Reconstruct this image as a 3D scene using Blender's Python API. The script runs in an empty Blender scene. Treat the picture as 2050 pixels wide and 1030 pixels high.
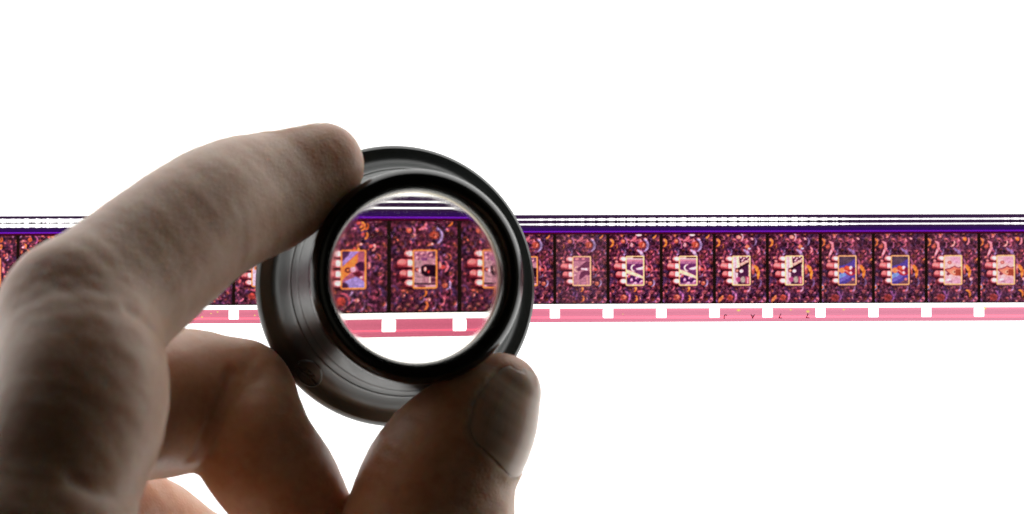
import bpy, math
import numpy as np
from mathutils import Vector, Matrix

S = 0.001                     # the scene is laid out in millimetres
sc = bpy.context.scene
col = sc.collection

# ------------------------------------------------------------------ camera
D = 500.0                     # mm from the film to the lens
YAW = math.radians(2.5)
W_PX, H_PX = 2050.0, 1030.0
MM_PER_PX = 1 / 14.04
cam_d = bpy.data.cameras.new('camera')
cam = bpy.data.objects.new('camera', cam_d)
col.objects.link(cam)
sc.camera = cam
cam_pos = np.array([-D * math.sin(YAW), 0, D * math.cos(YAW)])
cam.location = cam_pos * S
cam.rotation_euler = (0, -YAW, 0)
cam_d.sensor_width = 36
cam_d.lens = 36 * D / (W_PX * MM_PER_PX)
cam_d.clip_start, cam_d.clip_end = 0.01, 20
cam_d.dof.use_dof = True
cam_d.dof.focus_distance = (D - 6) * S
cam_d.dof.aperture_fstop = 32

# ------------------------------------------------------------------ world, lamp, exposure
world = bpy.data.worlds.new('World')
sc.world = world
world.use_nodes = True
bg = world.node_tree.nodes['Background']
bg.inputs[0].default_value = (1.0, 0.92, 0.72, 1)
bg.inputs[1].default_value = 0.0065
ld = bpy.data.lights.new('fill_lamp', 'AREA')  # unseen soft fill added at the right, to brighten thumb and fingers
ld.energy = 0.32
ld.size = 0.9
ld.color = (1.0, 0.96, 0.80)
lamp = bpy.data.objects.new('fill_lamp', ld)
lamp.location = (0.95, 0.30, 1.05)
lamp.rotation_euler = (Vector((0, 0, 0)) - lamp.location).to_track_quat('-Z', 'Y').to_euler()
col.objects.link(lamp)
GLOW = 2.0                   # radiance of the light table
sc.view_settings.view_transform = 'Standard'
sc.view_settings.look = 'None'
sc.view_settings.exposure = 0
sc.view_settings.gamma = 1
sc.cycles.max_bounces = 14
sc.cycles.transmission_bounces = 10
sc.cycles.transparent_max_bounces = 24
sc.cycles.diffuse_bounces = 4
sc.cycles.use_denoising = True
try:
    sc.cycles.denoiser = 'OPENIMAGEDENOISE'
    sc.cycles.denoising_prefilter = 'ACCURATE'
except Exception:
    pass

cR = np.array([math.cos(YAW), 0, math.sin(YAW)])
cU = np.array([0, 1.0, 0])
cF = np.array([math.sin(YAW), 0, -math.cos(YAW)])


def ray(px, py):
    d = cF * D + cR * (px - W_PX / 2) * MM_PER_PX + cU * (H_PX / 2 - py) * MM_PER_PX
    return d / np.linalg.norm(d)


def P(px, py, z=0.0):
    """the point of the place, at height z over the table, that is seen at this pixel"""
    d = ray(px, py)
    return cam_pos + d * ((z - cam_pos[2]) / d[2])


def mm_per_px(z):
    return MM_PER_PX * (D - z) / D


# ------------------------------------------------------------------ materials
def mat(name):
    m = bpy.data.materials.new(name)
    m.use_nodes = True
    nt = m.node_tree
    nt.nodes.clear()
    out = nt.nodes.new('ShaderNodeOutputMaterial')
    return m, nt, out


def N(nt, typ, **kw):
    n = nt.nodes.new(typ)
    for k, v in kw.items():
        if k in n.inputs.keys():
            n.inputs[k].default_value = v
        else:
            setattr(n, k, v)
    return n


def film_material():
    m, nt, out = mat('film_dye')
    a = N(nt, 'ShaderNodeVertexColor', layer_name='dye')
    t = N(nt, 'ShaderNodeBsdfTransparent')
    nt.links.new(a.outputs['Color'], t.inputs['Color'])
    nt.links.new(t.outputs[0], out.inputs['Surface'])
    return m


def clear_material():
    m, nt, out = mat('clear_acetate')
    t = N(nt, 'ShaderNodeBsdfTransparent')
    t.inputs['Color'].default_value = (.985, .985, .985, 1)
    g = N(nt, 'ShaderNodeBsdfGlossy', Roughness=0.12)
    mx = N(nt, 'ShaderNodeMixShader')
    mx.inputs[0].default_value = 0.03
    nt.links.new(t.outputs[0], mx.inputs[1])
    nt.links.new(g.outputs[0], mx.inputs[2])
    nt.links.new(mx.outputs[0], out.inputs['Surface'])
    return m


def ink_material():
    m, nt, out = mat('edge_print_ink')
    t = N(nt, 'ShaderNodeBsdfTransparent')
    t.inputs['Color'].default_value = (.035, .02, .05, 1)
    nt.links.new(t.outputs[0], out.inputs['Surface'])
    return m


def plastic_material(name, base, rough, bump=0.15, scale=900.0, spec=0.5):
    m, nt, out = mat(name)
    p = N(nt, 'ShaderNodeBsdfPrincipled')
    p.inputs['Base Color'].default_value = (*base, 1)
    p.inputs['Specular IOR Level'].default_value = spec
    tc = N(nt, 'ShaderNodeTexCoord')
    n1 = N(nt, 'ShaderNodeTexNoise', Scale=scale, Detail=3.0)
    nt.links.new(tc.outputs['Object'], n1.inputs['Vector'])
    mr = N(nt, 'ShaderNodeMapRange')
    mr.inputs['To Min'].default_value = rough * 0.8
    mr.inputs['To Max'].default_value = rough * 1.25
    nt.links.new(n1.outputs['Fac'], mr.inputs['Value'])
    nt.links.new(mr.outputs[0], p.inputs['Roughness'])
    n2 = N(nt, 'ShaderNodeTexNoise', Scale=scale * 6, Detail=2.0)
    nt.links.new(tc.outputs['Object'], n2.inputs['Vector'])
    b = N(nt, 'ShaderNodeBump', Strength=bump, Distance=0.00003)
    nt.links.new(n2.outputs['Fac'], b.inputs['Height'])
    nt.links.new(b.outputs[0], p.inputs['Normal'])
    nt.links.new(p.outputs[0], out.inputs['Surface'])
    return m


def glass_material(name, rough, tint=(.985, .985, .97, 1)):
    m, nt, out = mat(name)
    g = N(nt, 'ShaderNodeBsdfGlass', Roughness=rough, IOR=1.5)
    g.inputs['Color'].default_value = tint
    nt.links.new(g.outputs[0], out.inputs['Surface'])
    return m


def lens_material():
    """clear glass, smooth in the middle, rougher and hazier where it meets the ring"""
    m, nt, out = mat('lens_glass')
    L = nt.links.new
    tc = N(nt, 'ShaderNodeTexCoord')
    sx = N(nt, 'ShaderNodeSeparateXYZ')
    L(tc.outputs['Object'], sx.inputs[0])
    cx = N(nt, 'ShaderNodeCombineXYZ')
    L(sx.outputs[0], cx.inputs[0]); L(sx.outputs[1], cx.inputs[1])
    ln = N(nt, 'ShaderNodeVectorMath', operation='LENGTH')
    L(cx.outputs[0], ln.inputs[0])
    nz = N(nt, 'ShaderNodeTexNoise', Scale=500.0, Detail=3.0)
    L(tc.outputs['Object'], nz.inputs['Vector'])
    ad = N(nt, 'ShaderNodeMath', operation='MULTIPLY_ADD')
    L(nz.outputs['Fac'], ad.inputs[0]); ad.inputs[1].default_value = .0008; L(ln.outputs['Value'], ad.inputs[2])
    mr = N(nt, 'ShaderNodeMapRange', interpolation_type='SMOOTHSTEP')
    mr.inputs['From Min'].default_value, mr.inputs['From Max'].default_value = .0104, .0120
    mr.inputs['To Min'].default_value, mr.inputs['To Max'].default_value = 0.0, 0.16
    L(ad.outputs[0], mr.inputs['Value'])
    g = N(nt, 'ShaderNodeBsdfGlass', IOR=1.5)
    g.inputs['Color'].default_value = (.985, .98, .955, 1)
    L(mr.outputs[0], g.inputs['Roughness'])
    L(g.outputs[0], out.inputs['Surface'])
    return m


def skin_material():
    m, nt, out = mat('skin')
    L = nt.links.new
    p = N(nt, 'ShaderNodeBsdfPrincipled')
    tc = N(nt, 'ShaderNodeTexCoord')
    mot = N(nt, 'ShaderNodeTexNoise', Scale=160.0, Detail=5.0, Roughness=0.6)
    L(tc.outputs['Object'], mot.inputs['Vector'])
    ramp = N(nt, 'ShaderNodeValToRGB')
    e = ramp.color_ramp.elements
    e[0].position, e[0].color = 0.30, (.55, .30, .18, 1)
    e[1].position, e[1].color = 0.72, (.66, .43, .285, 1)
    L(mot.outputs['Fac'], ramp.inputs[0])
    fine = N(nt, 'ShaderNodeTexNoise', Scale=900.0, Detail=3.0)
    L(tc.outputs['Object'], fine.inputs['Vector'])
    mixc = N(nt, 'ShaderNodeMixRGB', blend_type='OVERLAY')
    mixc.inputs[0].default_value = 0.16
    L(ramp.outputs[0], mixc.inputs[1])
    L(fine.outputs['Fac'], mixc.inputs[2])
    L(mixc.outputs[0], p.inputs['Base Color'])
    p.inputs['Subsurface Weight'].default_value = 1.0
    p.inputs['Subsurface Radius'].default_value = (1.0, 0.34, 0.14)
    p.inputs['Subsurface Scale'].default_value = 0.0055
    p.inputs['Roughness'].default_value = 0.46
    p.inputs['Specular IOR Level'].default_value = 0.5
    p.inputs['Sheen Weight'].default_value = 0.15
    p.inputs['Sheen Roughness'].default_value = 0.4
    # skin relief: crossing furrows, pores, soft unevenness
    vor = N(nt, 'ShaderNodeTexVoronoi', feature='DISTANCE_TO_EDGE', Scale=1500.0)
    wob = N(nt, 'ShaderNodeTexNoise', Scale=400.0, Detail=2.0)
    L(tc.outputs['Object'], wob.inputs['Vector'])
    add = N(nt, 'ShaderNodeVectorMath', operation='MULTIPLY_ADD')
    L(wob.outputs['Color'], add.inputs[0])
    add.inputs[1].default_value = (.0012, .0012, .0012)
    L(tc.outputs['Object'], add.inputs[2])
    L(add.outputs[0], vor.inputs['Vector'])
    b1 = N(nt, 'ShaderNodeBump', Strength=0.5, Distance=0.00012)
    L(vor.outputs['Distance'], b1.inputs['Height'])
    n2 = N(nt, 'ShaderNodeTexNoise', Scale=260.0, Detail=4.0, Roughness=0.6)
    L(tc.outputs['Object'], n2.inputs['Vector'])
    b2 = N(nt, 'ShaderNodeBump', Strength=0.2, Distance=0.0004)
    L(n2.outputs['Fac'], b2.inputs['Height'])
    L(b1.outputs[0], b2.inputs['Normal'])
    L(b2.outputs[0], p.inputs['Normal'])
    L(p.outputs[0], out.inputs['Surface'])
    return m


def nail_material():
    m, nt, out = mat('nail')
    L = nt.links.new
    p = N(nt, 'ShaderNodeBsdfPrincipled')
    tc = N(nt, 'ShaderNodeTexCoord')
    n = N(nt, 'ShaderNodeTexNoise', Scale=160.0, Detail=3.0)
    L(tc.outputs['Object'], n.inputs['Vector'])
    r = N(nt, 'ShaderNodeValToRGB')
    r.color_ramp.elements[0].color = (.56, .37, .275, 1)
    r.color_ramp.elements[1].color = (.64, .445, .335, 1)
    L(n.outputs['Fac'], r.inputs[0])
    L(r.outputs[0], p.inputs['Base Color'])
    p.inputs['Subsurface Weight'].default_value = 0.7
    p.inputs['Subsurface Radius'].default_value = (1.0, 0.4, 0.2)
    p.inputs['Subsurface Scale'].default_value = 0.0018
    p.inputs['Roughness'].default_value = 0.3
    uv = N(nt, 'ShaderNodeUVMap')
    w = N(nt, 'ShaderNodeTexWave', Scale=4.0, Distortion=3.0, Detail=2.0)
    L(uv.outputs[0], w.inputs['Vector'])
    b = N(nt, 'ShaderNodeBump', Strength=0.05, Distance=0.00003)
    L(w.outputs['Fac'], b.inputs['Height'])
    L(b.outputs[0], p.inputs['Normal'])
    L(p.outputs[0], out.inputs['Surface'])
    return m


def glow_material():
    m, nt, out = mat('opal_diffuser')
    e = N(nt, 'ShaderNodeEmission', Strength=GLOW)
    e.inputs['Color'].default_value = (1, .995, .975, 1)
    nt.links.new(e.outputs[0], out.inputs['Surface'])
    return m


M_DYE, M_CLEAR, M_INK = film_material(), clear_material(), ink_material()
M_BODY = plastic_material('black_moulded_plastic', (.026, .034, .033), .37, bump=.03, scale=500.0, spec=0.65)
M_RING = plastic_material('black_gloss_plastic', (.008, .009, .009), .2, .05)
M_LENS = lens_material()
M_CHAMFER = glass_material('ground_glass_edge', 0.35, (.62, .60, .50, 1))
M_SKIN, M_NAIL, M_GLOW = skin_material(), nail_material(), glow_material()
M_CASE = plastic_material('grey_casing', (.35, .35, .36), .5)


# ------------------------------------------------------------------ mesh helpers
def mesh(name, verts, faces, mats, smooth=False):
    """verts in mm; faces an (n,4) / (n,3) int array or a list"""
    me = bpy.data.meshes.new(name)
    v = np.asarray(verts, dtype=np.float64) * S
    if isinstance(faces, np.ndarray):
        n, k = faces.shape
        me.vertices.add(len(v))
        me.vertices.foreach_set('co', v.astype(np.float32).ravel())
        me.loops.add(n * k)
        me.loops.foreach_set('vertex_index', faces.astype(np.int32).ravel())
        me.polygons.add(n)
        me.polygons.foreach_set('loop_start', np.arange(0, n * k, k, dtype=np.int32))
        me.update(calc_edges=True)
    else:
        me.from_pydata(v.tolist(), [], faces)
        me.update()
    for m in mats:
        me.materials.append(m)
    if smooth:
        me.shade_smooth()
    me.validate()
    return me


def obj(name, me, parent=None):
    o = bpy.data.objects.new(name, me)
    col.objects.link(o)
    if parent is not None:
        o.parent = parent
    return o


def empty(name, loc=(0, 0, 0), mtx=None):
    o = bpy.data.objects.new(name, None)
    o.empty_display_size = 0.01
    col.objects.link(o)
    if mtx is not None:
        o.matrix_world = mtx
    else:
        o.location = loc
    return o


def box_mesh(name, x0, x1, y0, y1, z0, z1, m):
    v = [(x, y, z) for z in (z0, z1) for y in (y0, y1) for x in (x0, x1)]
    f = [(0, 2, 3, 1), (4, 5, 7, 6), (0, 1, 5, 4), (2, 6, 7, 3), (0, 4, 6, 2), (1, 3, 7, 5)]
    return mesh(name, v, f, [m])


# ------------------------------------------------------------------ light table (the setting)
lt = obj('light_table', box_mesh('light_table', -260, 230, -190, 190, -6, 0, M_GLOW))
lt['kind'] = 'structure'
lt['label'] = 'plain white glowing light table under the film strip'
for nm, b in (('casing', (-285, -261, -215, 215)), ('casing', (231, 255, -215, 215)),
              ('casing', (-261, 231, 191, 215)), ('casing', (-261, 231, -215, -191))):
    obj(nm, box_mesh(nm, *b, -40, 2, M_CASE), lt)
obj('casing_bottom', box_mesh('casing_bottom', -261, 231, -191, 191, -40, -36, M_CASE), lt)


# ------------------------------------------------------------------ film strip
def lin(c):
    c = np.asarray(c, dtype=np.float64) / 255.0
    return np.where(c <= .04045, c / 12.92, ((c + .055) / 1.055) ** 2.4)


def dye_of(img):
    """printed colour as the share of light the dye lets through"""
    return np.clip(lin(np.clip(img, 0, 255)) / GLOW * 1.0 + (np.clip(img, 0, 255) > 250) * .4, 0.0, 1.0)


class Canvas:
    def __init__(self, w, h, bgc):
        self.w, self.h = w, h
        self.y, self.x = np.mgrid[0:h, 0:w].astype(np.float64)
        self.a = np.zeros((h, w, 3)) + np.array(bgc, float)

    def put(self, mask, c, win=None):
        c = np.array(c, float)
        if win is None:
            self.a += (c - self.a) * mask[..., None]
        else:
            s = self.a[win]
            s += (c - s) * mask[..., None]

    def win(self, x0, x1, y0, y1):
        x0, x1 = max(0, int(x0)), min(self.w, int(x1) + 2)
        y0, y1 = max(0, int(y0)), min(self.h, int(y1) + 2)
        return (slice(y0, max(y0, y1)), slice(x0, max(x0, x1)))

    def blob(self, cx, cy, rx, ry, c, rot=0.0, alpha=1.0, soft=.35):
        R = max(rx, ry) * 1.5 + 1
        w = self.win(cx - R, cx + R, cy - R, cy + R)
        x, y = self.x[w] - cx, self.y[w] - cy
        ca, sa = math.cos(rot), math.sin(rot)
        q = np.hypot((x * ca + y * sa) / rx, (-x * sa + y * ca) / ry)
        self.put(np.clip((1 - q) / soft + .5, 0, 1) * alpha, c, w)

    def arc(self, cx, cy, R, wd, a0, a1, c, alpha=1.0):
        """a tapering crescent, angles in degrees, 0 to the right, clockwise"""
        q = R + wd + 2
        w = self.win(cx - q, cx + q, cy - q, cy + q)
        x, y = self.x[w] - cx, self.y[w] - cy
        r = np.hypot(x, y)
        mid, half = math.radians((a0 + a1) / 2), math.radians((a1 - a0) / 2)
        d = np.angle(np.exp(1j * (np.arctan2(y, x) - mid))) / half
        hw = wd / 2 * np.sqrt(np.clip(1 - d * d, 0, 1))
        m = np.clip(hw - np.abs(r - R) + .5, 0, 1) * (np.abs(d) < 1)
        sh = 1.0 - .28 * np.clip((R - r) / max(wd, 1) + .3, 0, 1)
        s = self.a[w]
        s += (np.array(c, float) * sh[..., None] - s) * (m * alpha)[..., None]

    def stroke(self, pts, wd, c, alpha=1.0, taper=False):
        pts = np.array(pts, float)
        q = wd + 2
        w = self.win(pts[:, 0].min() - q, pts[:, 0].max() + q, pts[:, 1].min() - q, pts[:, 1].max() + q)
        x, y = self.x[w], self.y[w]
        best = np.full(x.shape, 1e9)
        n = len(pts) - 1
        for i in range(n):
            a, b = pts[i], pts[i + 1]
            ab = b - a
            t = np.clip(((x - a[0]) * ab[0] + (y - a[1]) * ab[1]) / max(ab @ ab, 1e-9), 0, 1)
            d = np.hypot(x - a[0] - t * ab[0], y - a[1] - t * ab[1])
            if taper:
                u = (i + t) / n
                d = d - wd / 2 * (np.sqrt(np.clip(4 * u * (1 - u), 0, 1)) - 1)
            best = np.minimum(best, d)
        self.put(np.clip(wd / 2 - best + .5, 0, 1) * alpha, c, w)

    def poly(self, pts, c, alpha=1.0):
        pts = np.array(pts, float)
        w = self.win(pts[:, 0].min() - 1, pts[:, 0].max() + 1, pts[:, 1].min() - 1, pts[:, 1].max() + 1)
        m = 0
        for ox, oy in ((-.25, -.25), (.25, -.25), (-.25, .25), (.25, .25)):
            x, y = self.x[w] + ox, self.y[w] + oy
            ins = np.zeros(x.shape, bool)
            for i in range(len(pts)):
                (ax, ay), (bx, by) = pts[i], pts[(i + 1) % len(pts)]
                if ay == by:
                    continue
                ins ^= ((ay > y) != (by > y)) & (x < (bx - ax) * (y - ay) / (by - ay) + ax)
            m = m + ins * .25
        self.put(m * alpha, c, w)

    def rect(self, x0, y0, x1, y1, c, alpha=1.0, r=0.0):
        w = self.win(x0 - 1, x1 + 1, y0 - 1, y1 + 1)
        x, y = self.x[w], self.y[w]
        dx = np.abs(x - (x0 + x1) / 2) - (x1 - x0) / 2 + r
        dy = np.abs(y - (y0 + y1) / 2) - (y1 - y0) / 2 + r
        d = np.hypot(np.maximum(dx, 0), np.maximum(dy, 0)) + np.minimum(np.maximum(dx, dy), 0) - r
        self.put(np.clip(.5 - d, 0, 1) * alpha, c, w)


def blur(a, n=1):
    for _ in range(n):
        p = np.pad(a, ((1, 1), (1, 1), (0, 0)), 'edge')
        a = (p[:-2, 1:-1] + p[2:, 1:-1] + 2 * p[1:-1, 1:-1]) / 4
        p = np.pad(a, ((1, 1), (1, 1), (0, 0)), 'edge')
        a = (p[1:-1, :-2] + p[1:-1, 2:] + 2 * p[1:-1, 1:-1]) / 4
    return a


FW, FH = 107, 141             # one frame in samples; 1 sample = 1 film pixel
FACE = [(186, 106, 106), (190, 112, 92), (146, 78, 84), (120, 64, 84), (226, 160, 148), (150, 82, 78), (214, 128, 130), (150, 96, 118)]
ARCS = [(120, 92, 150), (204, 124, 138), (214, 136, 74), (84, 70, 120), (158, 100, 136), (156, 148, 194), (176, 96, 100), (190, 110, 130)]
DARK = [(62, 36, 54), (78, 42, 60), (50, 40, 70), (92, 48, 60), (54, 30, 42)]


def crowd(cv, seed, gain=1.0):
    rg = np.random.default_rng(seed)
    rows, cols = 12, 9
    for _ in range(150):
        cv.blob(rg.uniform(0, FW), rg.uniform(0, FH), rg.uniform(4, 10), rg.uniform(4, 10), DARK[rg.integers(5)],
                rg.uniform(0, 3), .7, .8)
    pts = [((i + .5 * (j % 2) + rg.uniform(-.3, .3)) * FW / cols, (j + rg.uniform(-.3, .3)) * FH / rows)
           for j in range(rows + 1) for i in range(cols + 1)]
    rg.shuffle(pts)
    for x, y in pts:
        r = rg.uniform(2.2, 4.0)
        f = np.array(FACE[rg.integers(len(FACE))]) * rg.uniform(.5, 1.12) * gain
        a = rg.uniform(-60, 60)
        hair = np.array(DARK[rg.integers(5)]) * rg.uniform(.7, 1.15)
        cv.blob(x + 2.3, y - .4, r * 1.5, r * 1.35, hair, rg.uniform(0, 3), .9)
        cv.blob(x, y, r, r * .82, f, rg.uniform(0, 3), .95, .5)
        for _ in range(2):
            cv.blob(x + rg.uniform(-2, 2), y + rg.uniform(-2, 2), r * rg.uniform(.35, .7), r * rg.uniform(.25, .5), f * rg.uniform(.4, 1.3), rg.uniform(0, 3), .8, .6)
        cv.blob(x + r * .35, y - r * .3, r * .4, r * .3, f * 1.25, 0, .7, .7)
        cv.blob(x - r * .2, y + r * .25, r * .3, r * .22, f * .45, 0, .8, .7)
        k = rg.uniform()
        if k < .42:
            c = np.array(ARCS[rg.integers(len(ARCS))]) * rg.uniform(.7, 1.1) * gain
            cv.arc(x - r * .2, y, r * rg.uniform(1.3, 1.9), rg.uniform(1.6, 3.0), a - 75, a + 75, c, .9)
        elif k < .6:
            cv.blob(x + r, y + r, r * .9, r * .5, np.array(ARCS[rg.integers(len(ARCS))]) * .8, rg.uniform(0, 3), .8)


LILAC, PINK, ORNG, PURP, WHITE = (160, 158, 206), (214, 128, 142), (238, 152, 68), (146, 96, 146), (236, 214, 214)


def big_shapes(cv, kind):
    if kind in 'AEF':
        cv.blob(68, 22, 7.5, 6.5, (132, 66, 50)); cv.blob(69, 22, 4.2, 4, (176, 92, 66)); cv.blob(71, 20.5, 1.8, 1.2, (226, 160, 140)); cv.blob(70, 24, 1.6, 1.2, (216, 150, 130)); cv.blob(67, 21, 1.1, 1.1, (80, 34, 36)); cv.blob(67, 24, 1.1, 1.1, (80, 34, 36))
        cv.arc(66, 23, 13.5, 5.0, -68, 66, LILAC)
        cv.arc(42, 0, 14, 5, 10, 80, PINK)
        cv.blob(30, 15, 4.5, 4, (176, 96, 74)); cv.blob(31, 14, 2, 1.8, (220, 150, 120)); cv.arc(30, 15, 8, 3, -70, 55, (170, 120, 156))
        cv.arc(50, 110, 5.5, 3.4, -90, 80, ORNG); cv.arc(51, 129, 6.5, 3.4, -70, 85, (216, 136, 70))
        cv.arc(75, 122, 8, 3, -50, 80, PINK)
        cv.blob(84, 99, 4.5, 4, (176, 100, 74)); cv.blob(85, 98, 2, 2, (216, 150, 120)); cv.blob(83, 100, 1, 1, (90, 40, 40)); cv.arc(83, 97, 9, 4, -40, 75, (156, 150, 190))
        cv.blob(81, 71, 4, 3.4, (170, 76, 72)); cv.arc(78, 70, 10, 3.6, -55, 65, (206, 118, 130))
        cv.arc(88, 0, 8, 3, 10, 90, ORNG)
    if kind == 'A':
        cv.arc(2, 18, 8, 4.5, -75, 80, ORNG)
        cv.stroke([(58, 31), (66, 38), (72, 46)], 6, (176, 172, 204), taper=True)
        cv.blob(31, 127, 6.5, 6, (150, 80, 66)); cv.blob(32, 126, 3.5, 3.2, (196, 120, 96)); cv.blob(30, 126, 1.2, 1.2, (80, 36, 40)); cv.blob(32, 129, 1.3, 1, (226, 160, 140)); cv.arc(29, 127, 14, 4, -70, 70, PURP)
        cv.blob(62, 2, 6, 2.5, WHITE); cv.blob(47, 22, 3, 4, (216, 180, 186))
        cv.arc(18, 105, 8, 3, -30, 75, (190, 110, 124))
    if kind == 'E':
        cv.arc(18, 105, 9, 3, -40, 60, (190, 96, 130)); cv.stroke([(42, 34), (48, 40), (55, 46)], 3.5, (196, 116, 146), taper=True)
    if kind == 'B':
        cv.arc(2, 18, 8, 4.5, -75, 80, ORNG)
        cv.stroke([(58, 31), (66, 38), (71, 46)], 6, (150, 140, 180), taper=True)
        cv.blob(31, 128, 6, 6, (150, 74, 60)); cv.arc(29, 127, 14, 4, -70, 70, (160, 110, 150))
        cv.blob(49, 7, 5, 4, (226, 150, 134)); cv.arc(49, 7, 8, 3, -100, 60, (210, 190, 204))
        cv.arc(73, 16, 10, 3.6, -50, 60, (130, 120, 160)); cv.blob(66, 26, 4, 3.5, (196, 118, 84)); cv.blob(70, 30, 3, 2, (170, 190, 210))
        cv.arc(80, 33, 9, 4, -50, 60, (224, 140, 150))
        cv.blob(77, 76, 4.5, 4.5, (160, 86, 76)); cv.stroke([(74, 61), (84, 68), (88, 78), (87, 92)], 6.5, (236, 150, 62), taper=True)
        cv.arc(62, 108, 9, 3.4, -20, 75, (190, 160, 184)); cv.arc(82, 98, 11, 4, -45, 60, (110, 96, 140))
        cv.stroke([(8, 138), (13, 130), (18, 124)], 6, (214, 138, 84), taper=True); cv.arc(2, 70, 9, 4, -60, 60, (220, 150, 160))
    if kind in 'CD':
        cv.arc(0, 18, 8, 4.0, -75, 80, (206, 128, 66))
        cv.stroke([(17, 14), (24, 21), (25, 30), (20, 41), (17, 45)], 5.5, (220, 140, 148), taper=True)
        cv.blob(15, 27, 4, 4, (170, 84, 66)); cv.blob(15, 27, 2, 2, (220, 130, 104))
        cv.arc(24, -1, 9, 3.5, 10, 90, (220, 138, 146))
        cv.stroke([(55, 30), (64, 36), (71, 45)], 6, (126, 110, 160), taper=True)
        cv.blob(75, 77, 4.5, 4.5, (160, 80, 70)); cv.stroke([(73, 62), (82, 67), (87, 76), (86, 90)], 7, (226, 142, 58), taper=True)
        cv.blob(2, 108, 6, 6, (150, 150, 186)); cv.blob(3, 108, 3, 3, (206, 110, 60))
        cv.blob(29, 129, 8, 7, (120, 54, 50)); cv.arc(27, 128, 13, 4, -70, 70, (116, 76, 130))
        cv.arc(60, 108, 9, 3.4, -20, 75, (150, 130, 170)); cv.arc(80, 97, 11, 4, -45, 60, (110, 96, 140))
        cv.arc(97, 44, 10, 4, 0, 80, (232, 150, 70))
    if kind == 'D':
        cv.arc(48, 18, 9, 4, -20, 80, (226, 170, 160)); cv.arc(77, 15, 9, 4.5, -40, 70, (214, 140, 150))
        cv.blob(78, 12, 4, 4, (220, 116, 50)); cv.arc(80, 123, 8, 4.5, -100, 40, (238, 154, 62)); cv.blob(90, 92, 3.5, 3, (224, 180, 184))
    if kind in 'GH':
        for x, y, c in ((66, 5, ORNG), (74, 8, (200, 110, 50)), (73, 22, ORNG), (60, 44, ORNG), (84, 40, (232, 160, 150))):
            cv.arc(x - 5, y, 6, 3.6, -50, 80, c); cv.blob(x - 5, y - 1, 3, 3, (180, 86, 80))
        cv.blob(36, 122, 7, 7, (150, 66, 56)); cv.arc(36, 122, 12, 3.6, -120, 40, (170, 90, 110))
        cv.arc(40, 105, 12, 4.5, -70, 50, (150, 140, 176))
        cv.arc(28, 9, 10, 3, -70, 60, (196, 110, 170)); cv.blob(24, 9, 4, 4, (226, 120, 70)); cv.arc(10, 22, 6, 3, -80, 60, ORNG)
        cv.arc(16, 34, 6, 4, -80, 60, (236, 140, 80)); cv.arc(62, 8, 8, 3, -60, 80, ORNG)


def hand_and_phone(cv, kind):
    x0, y0, x1, y1 = 35, 44, 72.5, 104
    pk, hi, sh = (216, 120, 120), (255, 232, 230), (96, 30, 42)
    for fx0, fy0, fx1, fy1, seg in ((22.5, 45, 37, 57, 0), (12, 58.5, 37, 72, 26), (15.5, 75, 37, 88, 26), (23, 89.5, 37, 101.5, 0)):
        cy, h = (fy0 + fy1) / 2, (fy1 - fy0) / 2
        cv.blob(fx0 + 9, cy + 2.6, 12, h + 2.2, (34, 12, 24), 0, .9, .4)
        cv.rect(fx0, fy0, fx1, fy1, pk, 1, h * .9)
        cv.stroke([(fx0 + 3, fy1), (36, fy1 + .4)], 3.0, (40, 10, 20), .95)
        cv.blob(fx0 + 5, cy + h * .62, 9, h * .5, sh, 0, .75, 1.0)
        cv.blob(fx0 + 7, cy - h * .25, 5.5, h * .5, (234, 160, 152), 0, .8, 1.0)
        cv.blob(31.3, cy - h * .12, 5.2, h * .74, hi, 0, 1, .7)
        if seg:
            cv.stroke([(seg, fy0 + 1), (seg + .8, cy), (seg, fy1 - 1)], 1.6, (120, 44, 50), .8)
    cv.blob(75, 68, 4, 6, (222, 130, 122)); cv.blob(76, 68, 2, 3, (248, 190, 180), 0, .8, .9)
    cv.stroke([(72, 50), (77, 56), (79, 62)], 4, (150, 96, 130), .9)
    cv.rect(37, 46, 75, 106.5, (70, 44, 66), .8, 3)
    gold = (250, 226, 150) if kind in 'ABE' else (246, 206, 124) if kind in 'CD' else (236, 160, 72)
    cv.rect(x0, y0, x1, y1, gold, 1, 3)
    sx0, sy0, sx1, sy1 = x0 + 2.2, y0 + 2.4, x1 - 2.6, y1 - 2.4
    sub = Canvas(FW, FH, (120, 100, 110))
    screen(sub, kind)
    x, y = cv.x, cv.y
    m = np.clip(np.minimum(np.minimum(x - sx0, sx1 - x), np.minimum(y - sy0, sy1 - y)) + .5, 0, 1)[..., None]
    cv.a += (sub.a - cv.a) * m


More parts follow.
